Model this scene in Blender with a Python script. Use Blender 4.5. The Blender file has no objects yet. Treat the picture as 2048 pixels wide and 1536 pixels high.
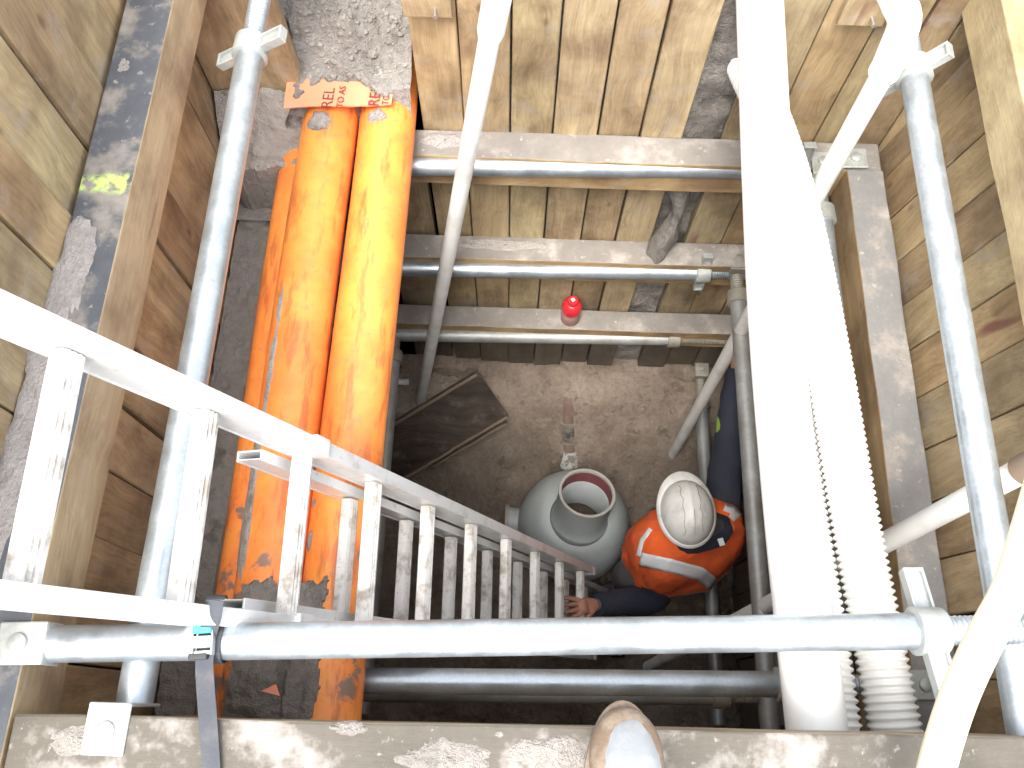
import bpy, math, random
from mathutils import Vector, Matrix, noise
C = bpy.context.scene
V = Vector
rad = math.radians
# ------------------------------------------------------------ camera, sky, sun, exposure
FPX, CX, CY, EYE = 1700.0, 1024.0, 768.0, 1.5
Dn = V((1010-CX, -(1420-CY), -FPX)).normalized()
Yc = V((1180-CX, 3700+CY, -FPX)); Yc -= Dn*Yc.dot(Dn); Yc.normalize()
Zc = -Dn; Xc = Yc.cross(Zc)
R = Matrix((Xc, Yc, Zc))                      # camera space -> world
cam_d = bpy.data.cameras.new("camera"); cam = bpy.data.objects.new("camera", cam_d)
C.collection.objects.link(cam); C.camera = cam
cam.matrix_world = Matrix.Translation((0, 0, EYE)) @ R.to_4x4()
cam_d.sensor_width = 36; cam_d.lens = FPX/2048*36; cam_d.clip_start = .02; cam_d.clip_end = 300
def ray(px, py): return R @ V((px-CX, -(py-CY), -FPX))
def at(px, py, z): r = ray(px, py); return V((0, 0, EYE)) + r*((z-EYE)/r.z)     # point of height z seen at a pixel
def atd(px, py, d): return V((0, 0, EYE)) + ray(px, py)*(d/FPX)                  # point at distance d

SUN_EL, SUN_AZ = rad(66), rad(200)            # azimuth from +Y clockwise: light comes from behind the viewer
w = bpy.data.worlds.new("World"); C.world = w; w.use_nodes = True
nt = w.node_tree; bg = nt.nodes["Background"]
sky = nt.nodes.new("ShaderNodeTexSky"); sky.sky_type = 'NISHITA'; sky.sun_disc = False
sky.sun_elevation = SUN_EL; sky.sun_rotation = SUN_AZ; sky.dust_density = 3; sky.air_density = 1.0
hs = nt.nodes.new("ShaderNodeHueSaturation"); hs.inputs['Saturation'].default_value = .28
nt.links.new(sky.outputs[0], hs.inputs['Color']); nt.links.new(hs.outputs[0], bg.inputs[0])
bg.inputs[1].default_value = .15
sd = bpy.data.lights.new("sun", 'SUN'); sd.energy = .9; sd.angle = rad(30); sd.color = (1, .95, .86)
so = bpy.data.objects.new("sun", sd); C.collection.objects.link(so)
sv = V((math.sin(SUN_AZ)*math.cos(SUN_EL), math.cos(SUN_AZ)*math.cos(SUN_EL), math.sin(SUN_EL)))
so.rotation_euler = sv.to_track_quat('Z', 'Y').to_euler()
C.view_settings.view_transform = 'Standard'; C.view_settings.look = 'None'
C.view_settings.exposure = 2.4; C.view_settings.gamma = 1
C.cycles.max_bounces = 8; C.cycles.diffuse_bounces = 6; C.cycles.use_denoising = True

# ------------------------------------------------------------ materials
class N:
    """small node-graph helper"""
    def __init__(s, name):
        s.m = bpy.data.materials.new(name); s.m.use_nodes = True
        s.t = s.m.node_tree; s.b = s.t.nodes["Principled BSDF"]
        s.tc = s.t.nodes.new("ShaderNodeTexCoord"); s.geo = s.t.nodes.new("ShaderNodeNewGeometry")
    def n(s, typ, **kw):
        o = s.t.nodes.new(typ)
        for k, v in kw.items(): setattr(o, k, v)
        return o
    def set(s, sock, v):
        if isinstance(v, bpy.types.NodeSocket): s.t.links.new(v, sock)
        elif v is not None:
            if isinstance(v, (tuple, list)) and len(v) == 3 and sock.type == 'RGBA': v = (*v, 1)
            sock.default_value = v
    def math(s, op, a, b=0, c=None, clamp=False):
        o = s.n("ShaderNodeMath", operation=op, use_clamp=clamp)
        s.set(o.inputs[0], a); s.set(o.inputs[1], b)
        if c is not None: s.set(o.inputs[2], c)
        return o.outputs[0]
    def vmath(s, op, a, b):
        o = s.n("ShaderNodeVectorMath", operation=op); s.set(o.inputs[0], a); s.set(o.inputs[1], b); return o.outputs[0]
    def noise(s, vec, scale, detail=4, rough=.55, dist=0):
        o = s.n("ShaderNodeTexNoise"); s.set(o.inputs['Vector'], vec)
        o.inputs['Scale'].default_value = scale; o.inputs['Detail'].default_value = detail
        o.inputs['Roughness'].default_value = rough; o.inputs['Distortion'].default_value = dist
        return o.outputs[0]
    def voro(s, vec, scale, feature='F1'):
        o = s.n("ShaderNodeTexVoronoi", feature=feature); s.set(o.inputs['Vector'], vec); o.inputs['Scale'].default_value = scale
        return o.outputs[0]
    def ramp(s, f, stops):
        o = s.n("ShaderNodeValToRGB"); s.set(o.inputs[0], f); e = o.color_ramp.elements
        while len(e) > 1: e.remove(e[-1])
        for i, (p, c) in enumerate(stops):
            el = e[0] if i == 0 else e.new(p)
            el.position = p; el.color = (*c, 1) if not isinstance(c, (int, float)) else (c, c, c, 1)
        return o.outputs[0]
    def sm(s, v, a, b):
        o = s.n("ShaderNodeMapRange", interpolation_type='SMOOTHSTEP'); s.set(o.inputs[0], v)
        o.inputs[1].default_value = a; o.inputs[2].default_value = b; return o.outputs[0]
    def mix(s, f, a, b, mode='MIX'):
        o = s.n("ShaderNodeMix", data_type='RGBA', blend_type=mode); s.set(o.inputs[0], f); s.set(o.inputs[6], a); s.set(o.inputs[7], b)
        return o.outputs[2]
    def sep(s, v): o = s.n("ShaderNodeSeparateXYZ"); s.set(o.inputs[0], v); return o.outputs
    def bump(s, h, strength=.4, dist=.01):
        o = s.n("ShaderNodeBump"); s.set(o.inputs['Height'], h); o.inputs['Strength'].default_value = strength
        o.inputs['Distance'].default_value = dist; s.t.links.new(o.outputs[0], s.b.inputs['Normal'])
    def done(s, col=None, rough=None, metal=None):
        s.set(s.b.inputs['Base Color'], col); s.set(s.b.inputs['Roughness'], rough); s.set(s.b.inputs['Metallic'], metal)
        return s.m

def stretch(g, vec, axis, k=.05):
    sc = [1, 1, 1]; sc[axis] = k
    return g.vmath('MULTIPLY', vec, tuple(sc))
def wood(name, axis, dark=(.22, .162, .093), light=(.46, .368, .225), top=None, pale=1, grime=.4, wet=None, paint=None, island=True, deep=False):
    """rough sawn hardwood, grain along axis; top = weathered film colour on upward faces"""
    g = N(name); P = g.tc.outputs['Object']
    if island:
        r = g.geo.outputs['Random Per Island']
        off = g.n("ShaderNodeCombineXYZ"); r7 = g.math('MULTIPLY', r, 37.0)
        for i in range(3): g.set(off.inputs[i], r7)
        PP = g.vmath('ADD', P, off.outputs[0])
    else: r = .5; PP = P
    warp = g.noise(PP, 3, 2); 
    wv = g.n("ShaderNodeCombineXYZ"); wm = g.math('MULTIPLY', warp, .12)
    for i in range(3):
        if i != axis: g.set(wv.inputs[i], wm)
    Pw = g.vmath('ADD', PP, wv.outputs[0])
    fine = g.noise(stretch(g, Pw, axis, .03), 160, 3, .6)
    band = g.noise(stretch(g, Pw, axis, .06), 24, 4, .6)
    blot = g.noise(PP, 5, 4, .6)
    f = g.math('ADD', g.math('MULTIPLY', fine, .35), g.math('MULTIPLY', band, .65))
    col = g.ramp(f, [(.32, dark), (.5, tuple((a+b)/2 for a, b in zip(dark, light))), (.68, light)])
    tone = g.ramp(r, [(0, (.74, .67, .62)), (.3, (1.05, 1.02, .98)), (.55, (.86, .88, .84)), (.8, (1.05, .95, .84)), (1, (.98, 1.03, .95))]) if island else None
    if tone is not None: col = g.mix(1, col, tone, 'MULTIPLY')
    col = g.mix(g.sm(blot, .38, .72), col, g.mix(1, col, (.55, .50, .48), 'MULTIPLY'))
    # red gum streaks and small knots
    gum = g.noise(stretch(g, PP, axis, .18), 9, 2, .5, .6)
    col = g.mix(g.math('MULTIPLY', g.sm(gum, .70, .78), .75), col, (.13, .035, .03))
    kn = g.voro(stretch(g, PP, axis, .5), 7)
    col = g.mix(g.math('MULTIPLY', g.sm(kn, .09, .02), .8), col, (.10, .055, .03))
    # pale mud dust
    dst = g.noise(P, 11, 5, .65)
    col = g.mix(g.math('MULTIPLY', g.sm(dst, .52, .72), grime), col, (.30, .26, .22))
    if deep:                                  # boards darken towards the foot of the sheeting, ragged edge
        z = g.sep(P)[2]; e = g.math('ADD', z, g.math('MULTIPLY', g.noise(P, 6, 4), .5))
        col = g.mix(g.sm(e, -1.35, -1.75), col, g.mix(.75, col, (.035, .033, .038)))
    hgt = g.math('ADD', g.math('MULTIPLY', fine, .5), g.math('MULTIPLY', g.noise(PP, 90, 3), .5))
    if top is not None:
        nz = g.sep(g.geo.outputs['Normal'])[2]
        a = g.noise(P, 7, 5, .65); b = g.noise(P, 40, 4, .7)
        tcol = g.ramp(a, [(.30, top), (.52, tuple(x*1.25+.01 for x in top)), (.60, (.27*pale, .245*pale, .22*pale)), (.72, (.40*pale, .37*pale, .34*pale))])
        tcol = g.mix(g.sm(b, .6, .75), tcol, (.42*pale, .39*pale, .36*pale))
        if paint:                             # sprayed survey mark
            y = g.sep(P)[1]; wob = g.math('MULTIPLY', g.noise(P, 22, 3), .035)
            yy = g.math('ABSOLUTE', g.math('SUBTRACT', g.math('ADD', y, wob), paint+.018))
            pm = g.math('MULTIPLY', g.sm(yy, .030, .010), g.sm(g.noise(P, 50, 4), .36, .60))
            tcol = g.mix(pm, tcol, (.42, .56, .14))
        col = g.mix(g.sm(nz, .6, .9), col, tcol)
        hgt = g.math('ADD', hgt, g.math('MULTIPLY', b, .6))
    g.bump(hgt, .45, .004)
    return g.done(col, .82)
def soil(name, a=(.085, .062, .047), b=(.185, .145, .115), pale=.25, peb=90):
    g = N(name); P = g.tc.outputs['Object']
    n1 = g.noise(P, 4.5, 6, .65); n2 = g.noise(P, 45, 5, .7); n3 = g.noise(P, 220, 2, .6)
    f = g.math('ADD', g.math('MULTIPLY', n1, .6), g.math('MULTIPLY', n2, .4))
    col = g.ramp(f, [(.36, a), (.62, b)])
    vd = g.voro(P, peb)
    col = g.mix(g.math('MULTIPLY', g.sm(vd, .20, .05), g.sm(n2, .50, .6)), col, (.40, .37, .33))
    col = g.mix(g.math('MULTIPLY', g.sm(n1, .55, .75), pale), col, (.42, .38, .33))
    col = g.mix(g.math('MULTIPLY', g.sm(g.noise(P, 14, 3), .60, .72), .6), col, tuple(x*.5 for x in a))
    h = g.math('ADD', g.math('MULTIPLY', n2, 1.0), g.math('MULTIPLY', n3, .35))
    g.bump(h, 1, .016)
    return g.done(col, .92)
def steel(name, base=(.50, .53, .55), metal=.55, rough=.42, rust=.25, mud=.0):
    g = N(name); P = g.tc.outputs['Object']
    n1 = g.noise(P, 14, 5, .65); sp = g.voro(P, 120); n2 = g.noise(P, 60, 4, .7)
    col = g.ramp(n1, [(.3, tuple(x*.72 for x in base)), (.6, base), (.8, tuple(min(1, x*1.2) for x in base))])
    col = g.mix(g.math('MULTIPLY', g.sm(sp, .35, .55), .18), col, tuple(x*.6 for x in base))
    col = g.mix(g.math('MULTIPLY', g.sm(n2, .62, .74), rust), col, (.20, .11, .055))
    m = g.noise(P, 6, 5, .7)
    col = g.mix(g.math('MULTIPLY', g.sm(m, .45, .65), mud), col, (.17, .135, .10))
    g.bump(n2, .12, .003)
    return g.done(col, g.ramp(n1, [(.3, rough-.1), (.7, rough+.15)]), metal)
def paintm(name, col, rough=.4, dirt=.3, dcol=(.2, .16, .12), scale=10, th=(.55, .7), spots=0, bump=.1):
    g = N(name); P = g.tc.outputs['Object']
    n = g.noise(P, scale, 5, .65); n2 = g.noise(P, scale*7, 4, .7)
    c = g.mix(g.math('MULTIPLY', n, .25), col, tuple(x*.75 for x in col))
    c = g.mix(g.math('MULTIPLY', g.sm(n, *th), dirt), c, dcol)
    if spots: c = g.mix(g.math('MULTIPLY', g.sm(n2, .64, .70), spots), c, tuple(x*.4 for x in dcol))
    g.bump(n2, bump, .002)
    return g.done(c, rough)
def orange_pvc(name):
    g = N(name); P = g.tc.outputs['Object']; s = g.sep(P)
    n = g.noise(P, 6, 5, .65); n2 = g.noise(P, 30, 5, .7)
    sc = g.noise(stretch(g, P, 1, .2), 26, 4, .65)
    c = g.mix(g.sm(n, .35, .65), (.84, .30, .06), (.79, .21, .045))
    c = g.mix(g.math('MULTIPLY', g.sm(sc, .50, .66), .65), c, (.38, .085, .03))        # scuffs along the conduit
    c = g.mix(g.math('MULTIPLY', g.sm(n2, .57, .68), .5), c, (.42, .16, .09))
    # dried mud film that thickens towards the near end
    k = g.math('SUBTRACT', g.math('ADD', n, g.math('MULTIPLY', g.noise(P, 17, 4), .25)), g.math('MULTIPLY', s[1], .22))
    c = g.mix(g.math('MULTIPLY', g.sm(k, .64, .70), .9), c, (.17, .14, .115))
    g.bump(n2, .12, .003)
    return g.done(c, g.ramp(n2, [(.3, .33), (.7, .62)]))

M = {}
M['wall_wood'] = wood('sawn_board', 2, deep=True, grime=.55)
M['beam_y'] = wood('sawn_beam_along', 1, light=(.48, .39, .24), dark=(.29, .22, .13), top=(.046, .050, .058), pale=.62, paint=.955, island=False, grime=.25)
M['beam_y2'] = wood('sawn_beam_clean', 1, light=(.52, .43, .25), dark=(.37, .29, .16), island=False, grime=.15)
M['beam_near'] = wood('sawn_beam_near', 0, light=(.42, .34, .22), dark=(.18, .15, .11), top=(.060, .052, .040), pale=.72, island=False, grime=.3)
M['beam_x'] = wood('muddy_beam_across', 0, light=(.42, .30, .15), dark=(.22, .14, .07), top=(.155, .14, .125), island=False, grime=.5)
M['beam_yl'] = wood('muddy_beam_along', 1, light=(.42, .30, .15), dark=(.24, .15, .08), top=(.15, .147, .142), island=False, grime=.4)
M['soil'] = soil('soil', (.18, .138, .105), (.33, .265, .21), .2, 70)
M['soil_grey'] = soil('grey_soil', (.15, .135, .12), (.28, .255, .23), .15, 90)
M['mud'] = soil('dried_mud', (.27, .245, .22), (.42, .385, .35), .3, 110)
M['mortar'] = soil('pale_mortar', (.22, .20, .19), (.38, .355, .335), .35, 60)
M['ground'] = soil('surface_ground', (.16, .13, .10), (.32, .28, .23), .4, 40)
M['galv'] = steel('galvanised_steel', (.46, .51, .55), .75, .38)
M['galv_low'] = steel('muddy_galvanised_steel', (.36, .37, .36), .45, .5, .5, .35)
M['cast'] = steel('cast_zinc_steel', (.44, .46, .44), .4, .45, .2)
M['cast_low'] = steel('muddy_cast_steel', (.33, .31, .26), .3, .6, .6, .4)
M['alu'] = paintm('aluminium', (.74, .75, .75), .38, .45, (.30, .27, .23), 14, (.5, .75), .55)
M['alu'].node_tree.nodes['Principled BSDF'].inputs['Metallic'].default_value = .35
M['alu_rung'] = paintm('muddy_aluminium_rung', (.66, .65, .62), .45, .8, (.22, .18, .14), 20, (.45, .7), .9, .3)
M['pvc'] = paintm('white_pvc', (.82, .82, .79), .35, .18, (.42, .37, .30), 8, (.55, .8))
M['pvc_low'] = paintm('muddy_white_pvc', (.74, .73, .70), .42, .4, (.30, .25, .21), 9, (.42, .78), .2)
M['cream'] = paintm('cream_hose', (.62, .56, .42), .45, .5, (.50, .33, .16), 9, (.5, .75))
M['orange'] = orange_pvc('orange_conduit')
M['cover'] = paintm('faded_orange_sheet', (.82, .27, .14), .6, .5, (.40, .30, .25), 14, (.5, .7))
M['rusty_pipe'] = paintm('rusty_pipe', (.16, .10, .08), .7, .6, (.22, .17, .13), 20, (.4, .6), .3, .4)
M['coup'] = paintm('muddy_dark_coupling', (.05, .055, .06), .35, .95, (.22, .175, .14), 22, (.42, .55), .2)
M['muddy_paint'] = paintm('chipped_pale_paint', (.48, .50, .48), .5, .95, (.22, .175, .14), 26, (.47, .56), .2)
M['ink'] = paintm('red_brown_ink', (.16, .03, .03), .7, .3)
M['grp'] = paintm('grey_green_plastic', (.46, .50, .50), .45, .35, (.22, .20, .17), 5, (.42, .8), .15)
M['grp_rim'] = paintm('pale_plastic_rim', (.42, .40, .35), .45, .4)
M['maroon'] = paintm('maroon_primer', (.22, .07, .08), .55, .3)
M['black'] = paintm('black_rubber', (.02, .02, .022), .6, .2)
M['strap'] = paintm('charcoal_webbing', (.045, .048, .058), .8, .3, (.14, .13, .12), 18, (.45, .7), 0, .5)
M['teal'] = paintm('teal_plastic', (.02, .42, .62), .4, .1)
M['red'] = paintm('red_plastic', (.55, .02, .03), .35, .15)
M['label_pale'] = paintm('pale_red_label', (.52, .30, .26), .5, .3)
M['helmet'] = paintm('scuffed_white_shell', (.66, .66, .63), .38, .45, (.28, .25, .21), 12, (.46, .72), .35)
M['vest'] = paintm('orange_vest_cloth', (.82, .125, .025), .95, .4, (.40, .085, .03), 12, (.45, .7), 0, 1)
M['silver'] = paintm('reflective_tape', (.72, .74, .76), .4, .25, (.40, .40, .42), 16, (.5, .7))
M['navy'] = paintm('navy_cloth', (.024, .028, .046), .9, .25, (.07, .065, .07), 8, (.5, .75), 0, .6)
M['navy_dusty'] = paintm('dusty_trouser_cloth', (.085, .075, .085), .92, .5, (.15, .13, .12), 8, (.4, .75), 0, .6)
M['lime'] = paintm('lime_cloth', (.20, .30, .05), .85, .3)
M['skin'] = paintm('skin', (.42, .20, .14), .55, .35, (.25, .12, .08), 20)
M['hair'] = paintm('dark_brown_hair', (.04, .025, .015), .7, .1)
M['leather'] = paintm('muddy_tan_leather', (.15, .105, .07), .8, .7, (.25, .20, .15), 22, (.42, .62), .3, .8)
M['toecap'] = paintm('worn_grey_toe', (.20, .21, .22), .6, .5, (.34, .34, .34), 14, (.4, .7), .2, .5)
M['trough'] = wood('blackened_old_board', 0, dark=(.030, .022, .018), light=(.10, .072, .055), island=False, grime=.25)
M['edge'] = paintm('splintered_edge', (.20, .15, .11), .85, .5)
M['stone'] = soil('stone', (.14, .12, .10), (.38, .35, .31), .4)
M['nail'] = steel('bright_nail', (.6, .6, .6), .8, .3, 0)

# ------------------------------------------------------------ mesh helpers
class MB:
    def __init__(s): s.v = []; s.f = []
    def add(s, vs, fs):
        o = len(s.v); s.v += [V(v) for v in vs]; s.f += [tuple(i+o for i in f) for f in fs]; return s
    def box(s, c, size, rot=None):
        h = V(size)/2; vs = []
        for x in (-1, 1):
            for y in (-1, 1):
                for z in (-1, 1):
                    p = V((x*h.x, y*h.y, z*h.z))
                    if rot is not None: p = rot @ p
                    vs.append(V(c)+p)
        return s.add(vs, [(0, 1, 3, 2), (4, 6, 7, 5), (0, 4, 5, 1), (2, 3, 7, 6), (0, 2, 6, 4), (1, 5, 7, 3)])
    def span(s, a, b): a = V(a); b = V(b); return s.box((a+b)/2, b-a)
    def rings(s, rs, caps=True, close=False):
        n = len(rs[0]); vs = [p for r in rs for p in r]; fs = []
        m = len(rs) if close else len(rs)-1
        for i in range(m):
            j = (i+1) % len(rs)
            for k in range(n):
                l = (k+1) % n; fs.append((i*n+k, i*n+l, j*n+l, j*n+k))
        if caps and not close: fs += [tuple(range(n))[::-1], tuple((len(rs)-1)*n+k for k in range(n))]
        return s.add(vs, fs)
    def tube(s, pts, r, n=20, caps=True):
        pts = [V(p) for p in pts]; rs = []; L = len(pts)
        rad_ = r if isinstance(r, (list, tuple)) else [r]*L
        up = None
        for i, p in enumerate(pts):
            t = (pts[min(i+1, L-1)]-pts[max(i-1, 0)]).normalized()
            if up is None:
                up = V((0, 0, 1)) if abs(t.z) < .9 else V((1, 0, 0))
            u = (up-t*up.dot(t)).normalized(); up = u; w_ = t.cross(u)
            rs.append([p+(u*math.cos(a)+w_*math.sin(a))*rad_[i] for a in [2*math.pi*k/n for k in range(n)]])
        return s.rings(rs, caps)
    def build(s, name, mat, parent=None, smooth=False, bevel=0, bseg=2, sub=0):
        me = bpy.data.meshes.new(name); me.from_pydata([tuple(v) for v in s.v], [], s.f)
        me.update(); me.materials.append(M[mat] if isinstance(mat, str) else mat)
        o = bpy.data.objects.new(name, me); C.collection.objects.link(o)
        if parent is not None: o.parent = parent; o.matrix_parent_inverse = parent.matrix_basis.inverted()
        if smooth:
            for p in me.polygons: p.use_smooth = True
            me.set_sharp_from_angle(angle=rad(40))
        if bevel:
            b = o.modifiers.new("bevel", 'BEVEL'); b.width = bevel; b.segments = bseg; b.limit_method = 'ANGLE'
        if sub:
            b = o.modifiers.new("sub", 'SUBSURF'); b.levels = sub; b.render_levels = sub
        return o
def tag(o, label=None, cat=None, group=None, kind=None):
    if label: o['label'] = label
    if cat: o['category'] = cat
    if group: o['group'] = group
    if kind: o['kind'] = kind
    return o
def empty(name, loc, label, cat, group=None):
    o = bpy.data.objects.new(name, None); C.collection.objects.link(o); o.location = loc; o.empty_display_size = .1
    return tag(o, label, cat, group)
def spline(pts, n=8):
    pts = [V(p) for p in pts]; P = [pts[0]*2-pts[1]]+pts+[pts[-1]*2-pts[-2]]; out = []
    for i in range(1, len(P)-2):
        for k in range(n):
            t = k/n; a, b, c, d = P[i-1:i+3]
            out.append(.5*((2*b)+(c-a)*t+(2*a-5*b+4*c-d)*t*t+(3*b-a-3*c+d)*t**3))
    return out+[pts[-1]]
def fbm(x, y, z=0, s=1, o=5): return noise.fractal(V((x*s, y*s, z*s)), 1.0, 2.0, o)
def field(x0, x1, y0, y1, step, zf):
    nx = max(2, int((x1-x0)/step)); ny = max(2, int((y1-y0)/step)); m = MB(); vs = []
    for j in range(ny+1):
        for i in range(nx+1):
            x = x0+(x1-x0)*i/nx; y = y0+(y1-y0)*j/ny; vs.append((x, y, zf(x, y)))
    fs = [(j*(nx+1)+i, j*(nx+1)+i+1, (j+1)*(nx+1)+i+1, (j+1)*(nx+1)+i) for j in range(ny) for i in range(nx)]
    return m.add(vs, fs)
def crust(cx, cy, rx, ry, h, zf, seed, rot=0, nr=16, na=44):
    """irregular low pat of dried mud that hugs a surface zf(x, y)"""
    m = MB(); vs = [(cx, cy, zf(cx, cy)+h)]; cr, sr = math.cos(rot), math.sin(rot)
    for i in range(1, nr+1):
        t = i/nr
        for k in range(na):
            a = 2*math.pi*k/na
            e = 1+.45*noise.noise(V((math.cos(a)*1.4, math.sin(a)*1.4, seed)))+.25*noise.noise(V((math.cos(a)*5, math.sin(a)*5, seed+3)))
            u, v = rx*t*e*math.cos(a), ry*t*e*math.sin(a)
            x, y = cx+u*cr-v*sr, cy+u*sr+v*cr
            prof = (1-t**5)
            vs.append((x, y, zf(x, y)-.002+h*prof*(.75+.45*fbm(x, y, seed, 13, 4))))
    fs = [(0, 1+k, 1+(k+1) % na) for k in range(na)]
    for i in range(nr-1):
        for k in range(na):
            l = (k+1) % na; a = 1+i*na; b = a+na; fs.append((a+k, b+k, b+l, a+l))
    return m.add(vs, fs)
def pebble(m, c, r, seed):
    rs = []; n = 7
    for i in range(5):
        ph = -math.pi/2+math.pi*(i+.5)/5
        ring = []
        for k in range(n):
            a = 2*math.pi*k/n; d = V((math.cos(ph)*math.cos(a), math.cos(ph)*math.sin(a), math.sin(ph)*.65))
            ring.append(V(c)+d*r*(1+.4*noise.noise(d*1.7+V((seed, seed*.7, 0)))))
        rs.append(ring)
    m.rings(rs)

# ------------------------------------------------------------ setting: ground, pit sides, pit floor
XL, XR, YN, YB = -.895, 1.068, -.135, 1.622       # board faces
m = MB(); a = (-1.25, 1.4, -.5, 2.35); G = 40
zg = .06
outer = [(-G, -G), (G, -G), (G, G), (-G, G)]; inner = [(a[0], a[2]), (a[1], a[2]), (a[1], a[3]), (a[0], a[3])]
vs = [(x, y, zg) for x, y in outer+inner]
m.add(vs, [(0, 1, 5, 4), (1, 2, 6, 5), (2, 3, 7, 6), (3, 0, 4, 7)])
tag(m.build('ground', 'ground'), kind='structure')
m = MB()                                            # backfill between the boards and the dug face
for (x0, x1, y0, y1) in [(-1.27, XL-.05, -.52, 2.37), (XR+.17, 1.42, -.52, 2.37), (XL-.05, -.76, YB+.09, 2.37), (-.27, XR+.17, YB+.05, 2.37), (XL-.05, XR+.17, -.52, YN-.04)]:
    m.span((x0, y0, -3.4), (x1, y1, zg-.006 if y1 > 0 else zg-.05))
tag(m.build('excavation_face', 'soil_grey'), kind='structure')

def floor_z(x, y):
    b = -2.95+.50*(lambda t: t*t*(3-2*t))(min(1, max(0, (y-.95)/.62)))
    b += .10*max(0, 1-((x+.35)**2+(y-1.25)**2)/.12)
    b += .035*fbm(x, y, 1, 3)+.018*fbm(x, y, 2, 11)+.007*fbm(x, y, 5, 40, 3)
    d = abs(x-.245)                                # trenched line of the buried drain
    if y > .9: b += .03*math.exp(-(d/.14)**2)-.05*math.exp(-(d/.05)**2)*(math.exp(-((y-1.325)/.11)**2)+math.exp(-((y-1.13)/.07)**2))
    if abs(y-1.2) < .13 and x > .3: b -= .02*math.exp(-((x-.42-.1*math.sin(y*9))/.02)**2)
    return b
tag(field(-.98, 1.15, -.25, 1.75, .011, floor_z).build('pit_floor', 'soil', smooth=True), kind='structure')
def onfloor(px, py, h=0):
    z = -2.6
    for _ in range(30): p = at(px, py, z); z = .5*z+.5*(floor_z(p.x, p.y)+h)
    return at(px, py, z)
m = MB(); random.seed(5)
for i in range(420):
    x, y = random.uniform(-.6, 1), random.uniform(.2, 1.6); pebble(m, (x, y, floor_z(x, y)+.002), random.choice((.003, .004, .005, .007, .010)), i)
for i in range(70):
    x, y = random.uniform(-.6, .9), random.uniform(.4, 1.55); pebble(m, (x, y, floor_z(x, y)), random.uniform(.008, .022), i+500)
tag(m.build('gravel', 'soil', smooth=True), 'small stones and clods scattered over the brown pit floor', 'gravel', kind='stuff')

# ------------------------------------------------------------ timber sheeting, one thing per side
def sheeting(name_label, axis, face, depth_dir, spans, z0, z1, seed, out=0):
    random.seed(seed); m = MB()
    for i, (a0, a1) in enumerate(spans):
        g = random.uniform(.0015, .004); off = random.uniform(-.007, .007); t = .042
        zt = z1+random.uniform(-.05, .06); zb = z0+random.uniform(-.03, .03)
        lean = random.uniform(-.004, .004)
        f0 = face+off*1.0; f1 = f0+depth_dir*t
        lo, hi = min(f0, f1), max(f0, f1)
        segs = 30; rs = []
        for k in range(segs+1):
            z = zb+(zt-zb)*k/segs; w1 = .0016*noise.noise(V((seed+i, z*3, 1))); w2 = .0016*noise.noise(V((seed+i, z*3, 9)))
            l = lean*(k/segs-.5); T_ = min(1, max(0, (z+.72)/.55)); lo_, hi_ = lo, hi; lo += out*T_; hi += out*T_
            q = [(a0+g+w1+l, lo), (a1-g+w2+l, lo), (a1-g+w2+l, hi), (a0+g+w1+l, hi)]; lo, hi = lo_, hi_
            rs.append([(V((p[0], p[1], z)) if axis == 0 else V((p[1], p[0], z))) for p in (q if axis == 0 else q[::-1])])
        m.rings(rs)
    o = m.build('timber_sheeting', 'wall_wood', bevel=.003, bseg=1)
    return tag(o, name_label, 'timber wall', 'board walls lining the shaft')
def seams(a, b, known, seed, lo=.13, hi=.165):
    random.seed(seed); out = []; ks = sorted([k for k in known if a < k < b])+[b]; p = a
    for k in ks:
        n = max(1, round((k-p)/.14)); st = (k-p)/n
        for i in range(n): out.append((p+i*st, p+(i+1)*st))
        p = k
    return out
sheeting('wall of diagonal looking boards behind the blackened top waler at the left', 1, XL, -1, seams(-.2, 1.72, [.32, .47, .62, .76, .888, 1.05, 1.20, 1.36, 1.50], 3), -2.6, .62, 11)
sheeting('right hand wall of brown boards beside the grey muddy ledge', 1, XR, 1, seams(-.2, 1.70, [.10, .25, .39, .535, .677, .821, .963, 1.10, 1.237, 1.38, 1.52], 3), -2.6, .30, 12, out=.088)
bs = [(-.305, -.178), (-.178, -.042), (-.042, .085), (.085, .220), (.220, .348), (.348, .478), (.600, .735), (.735, .87), (.87, .985), (.985, 1.068), (1.069, 1.19)]
sheeting('far wall of upright pale boards behind the three cross struts', 0, YB, 1, bs, -2.42, .55, 13)
sheeting('near wall of dark boards under the beam with the boot', 0, YN, -1, seams(-.9, 1.07, [], 3), -2.6, -.02, 14)
m = MB(); m.span((-.895, YB+.004, -.60), (-.634, YB+.046, .6))
tag(m.build('timber_board', 'wall_wood', bevel=.003), 'single upright board in the far left corner beside the soil bank', 'board')
m = MB(); m.span((-.66, YB+.03, -2.6), (-.32, YB+.07, -.72))
m.span((-.66, YB+.03, -2.6), (-.5, YB+.066, -.71))
tag(m.build('timber_board', 'wall_wood', bevel=.003), 'dark short board under the orange conduits at the far wall', 'board')
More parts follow.
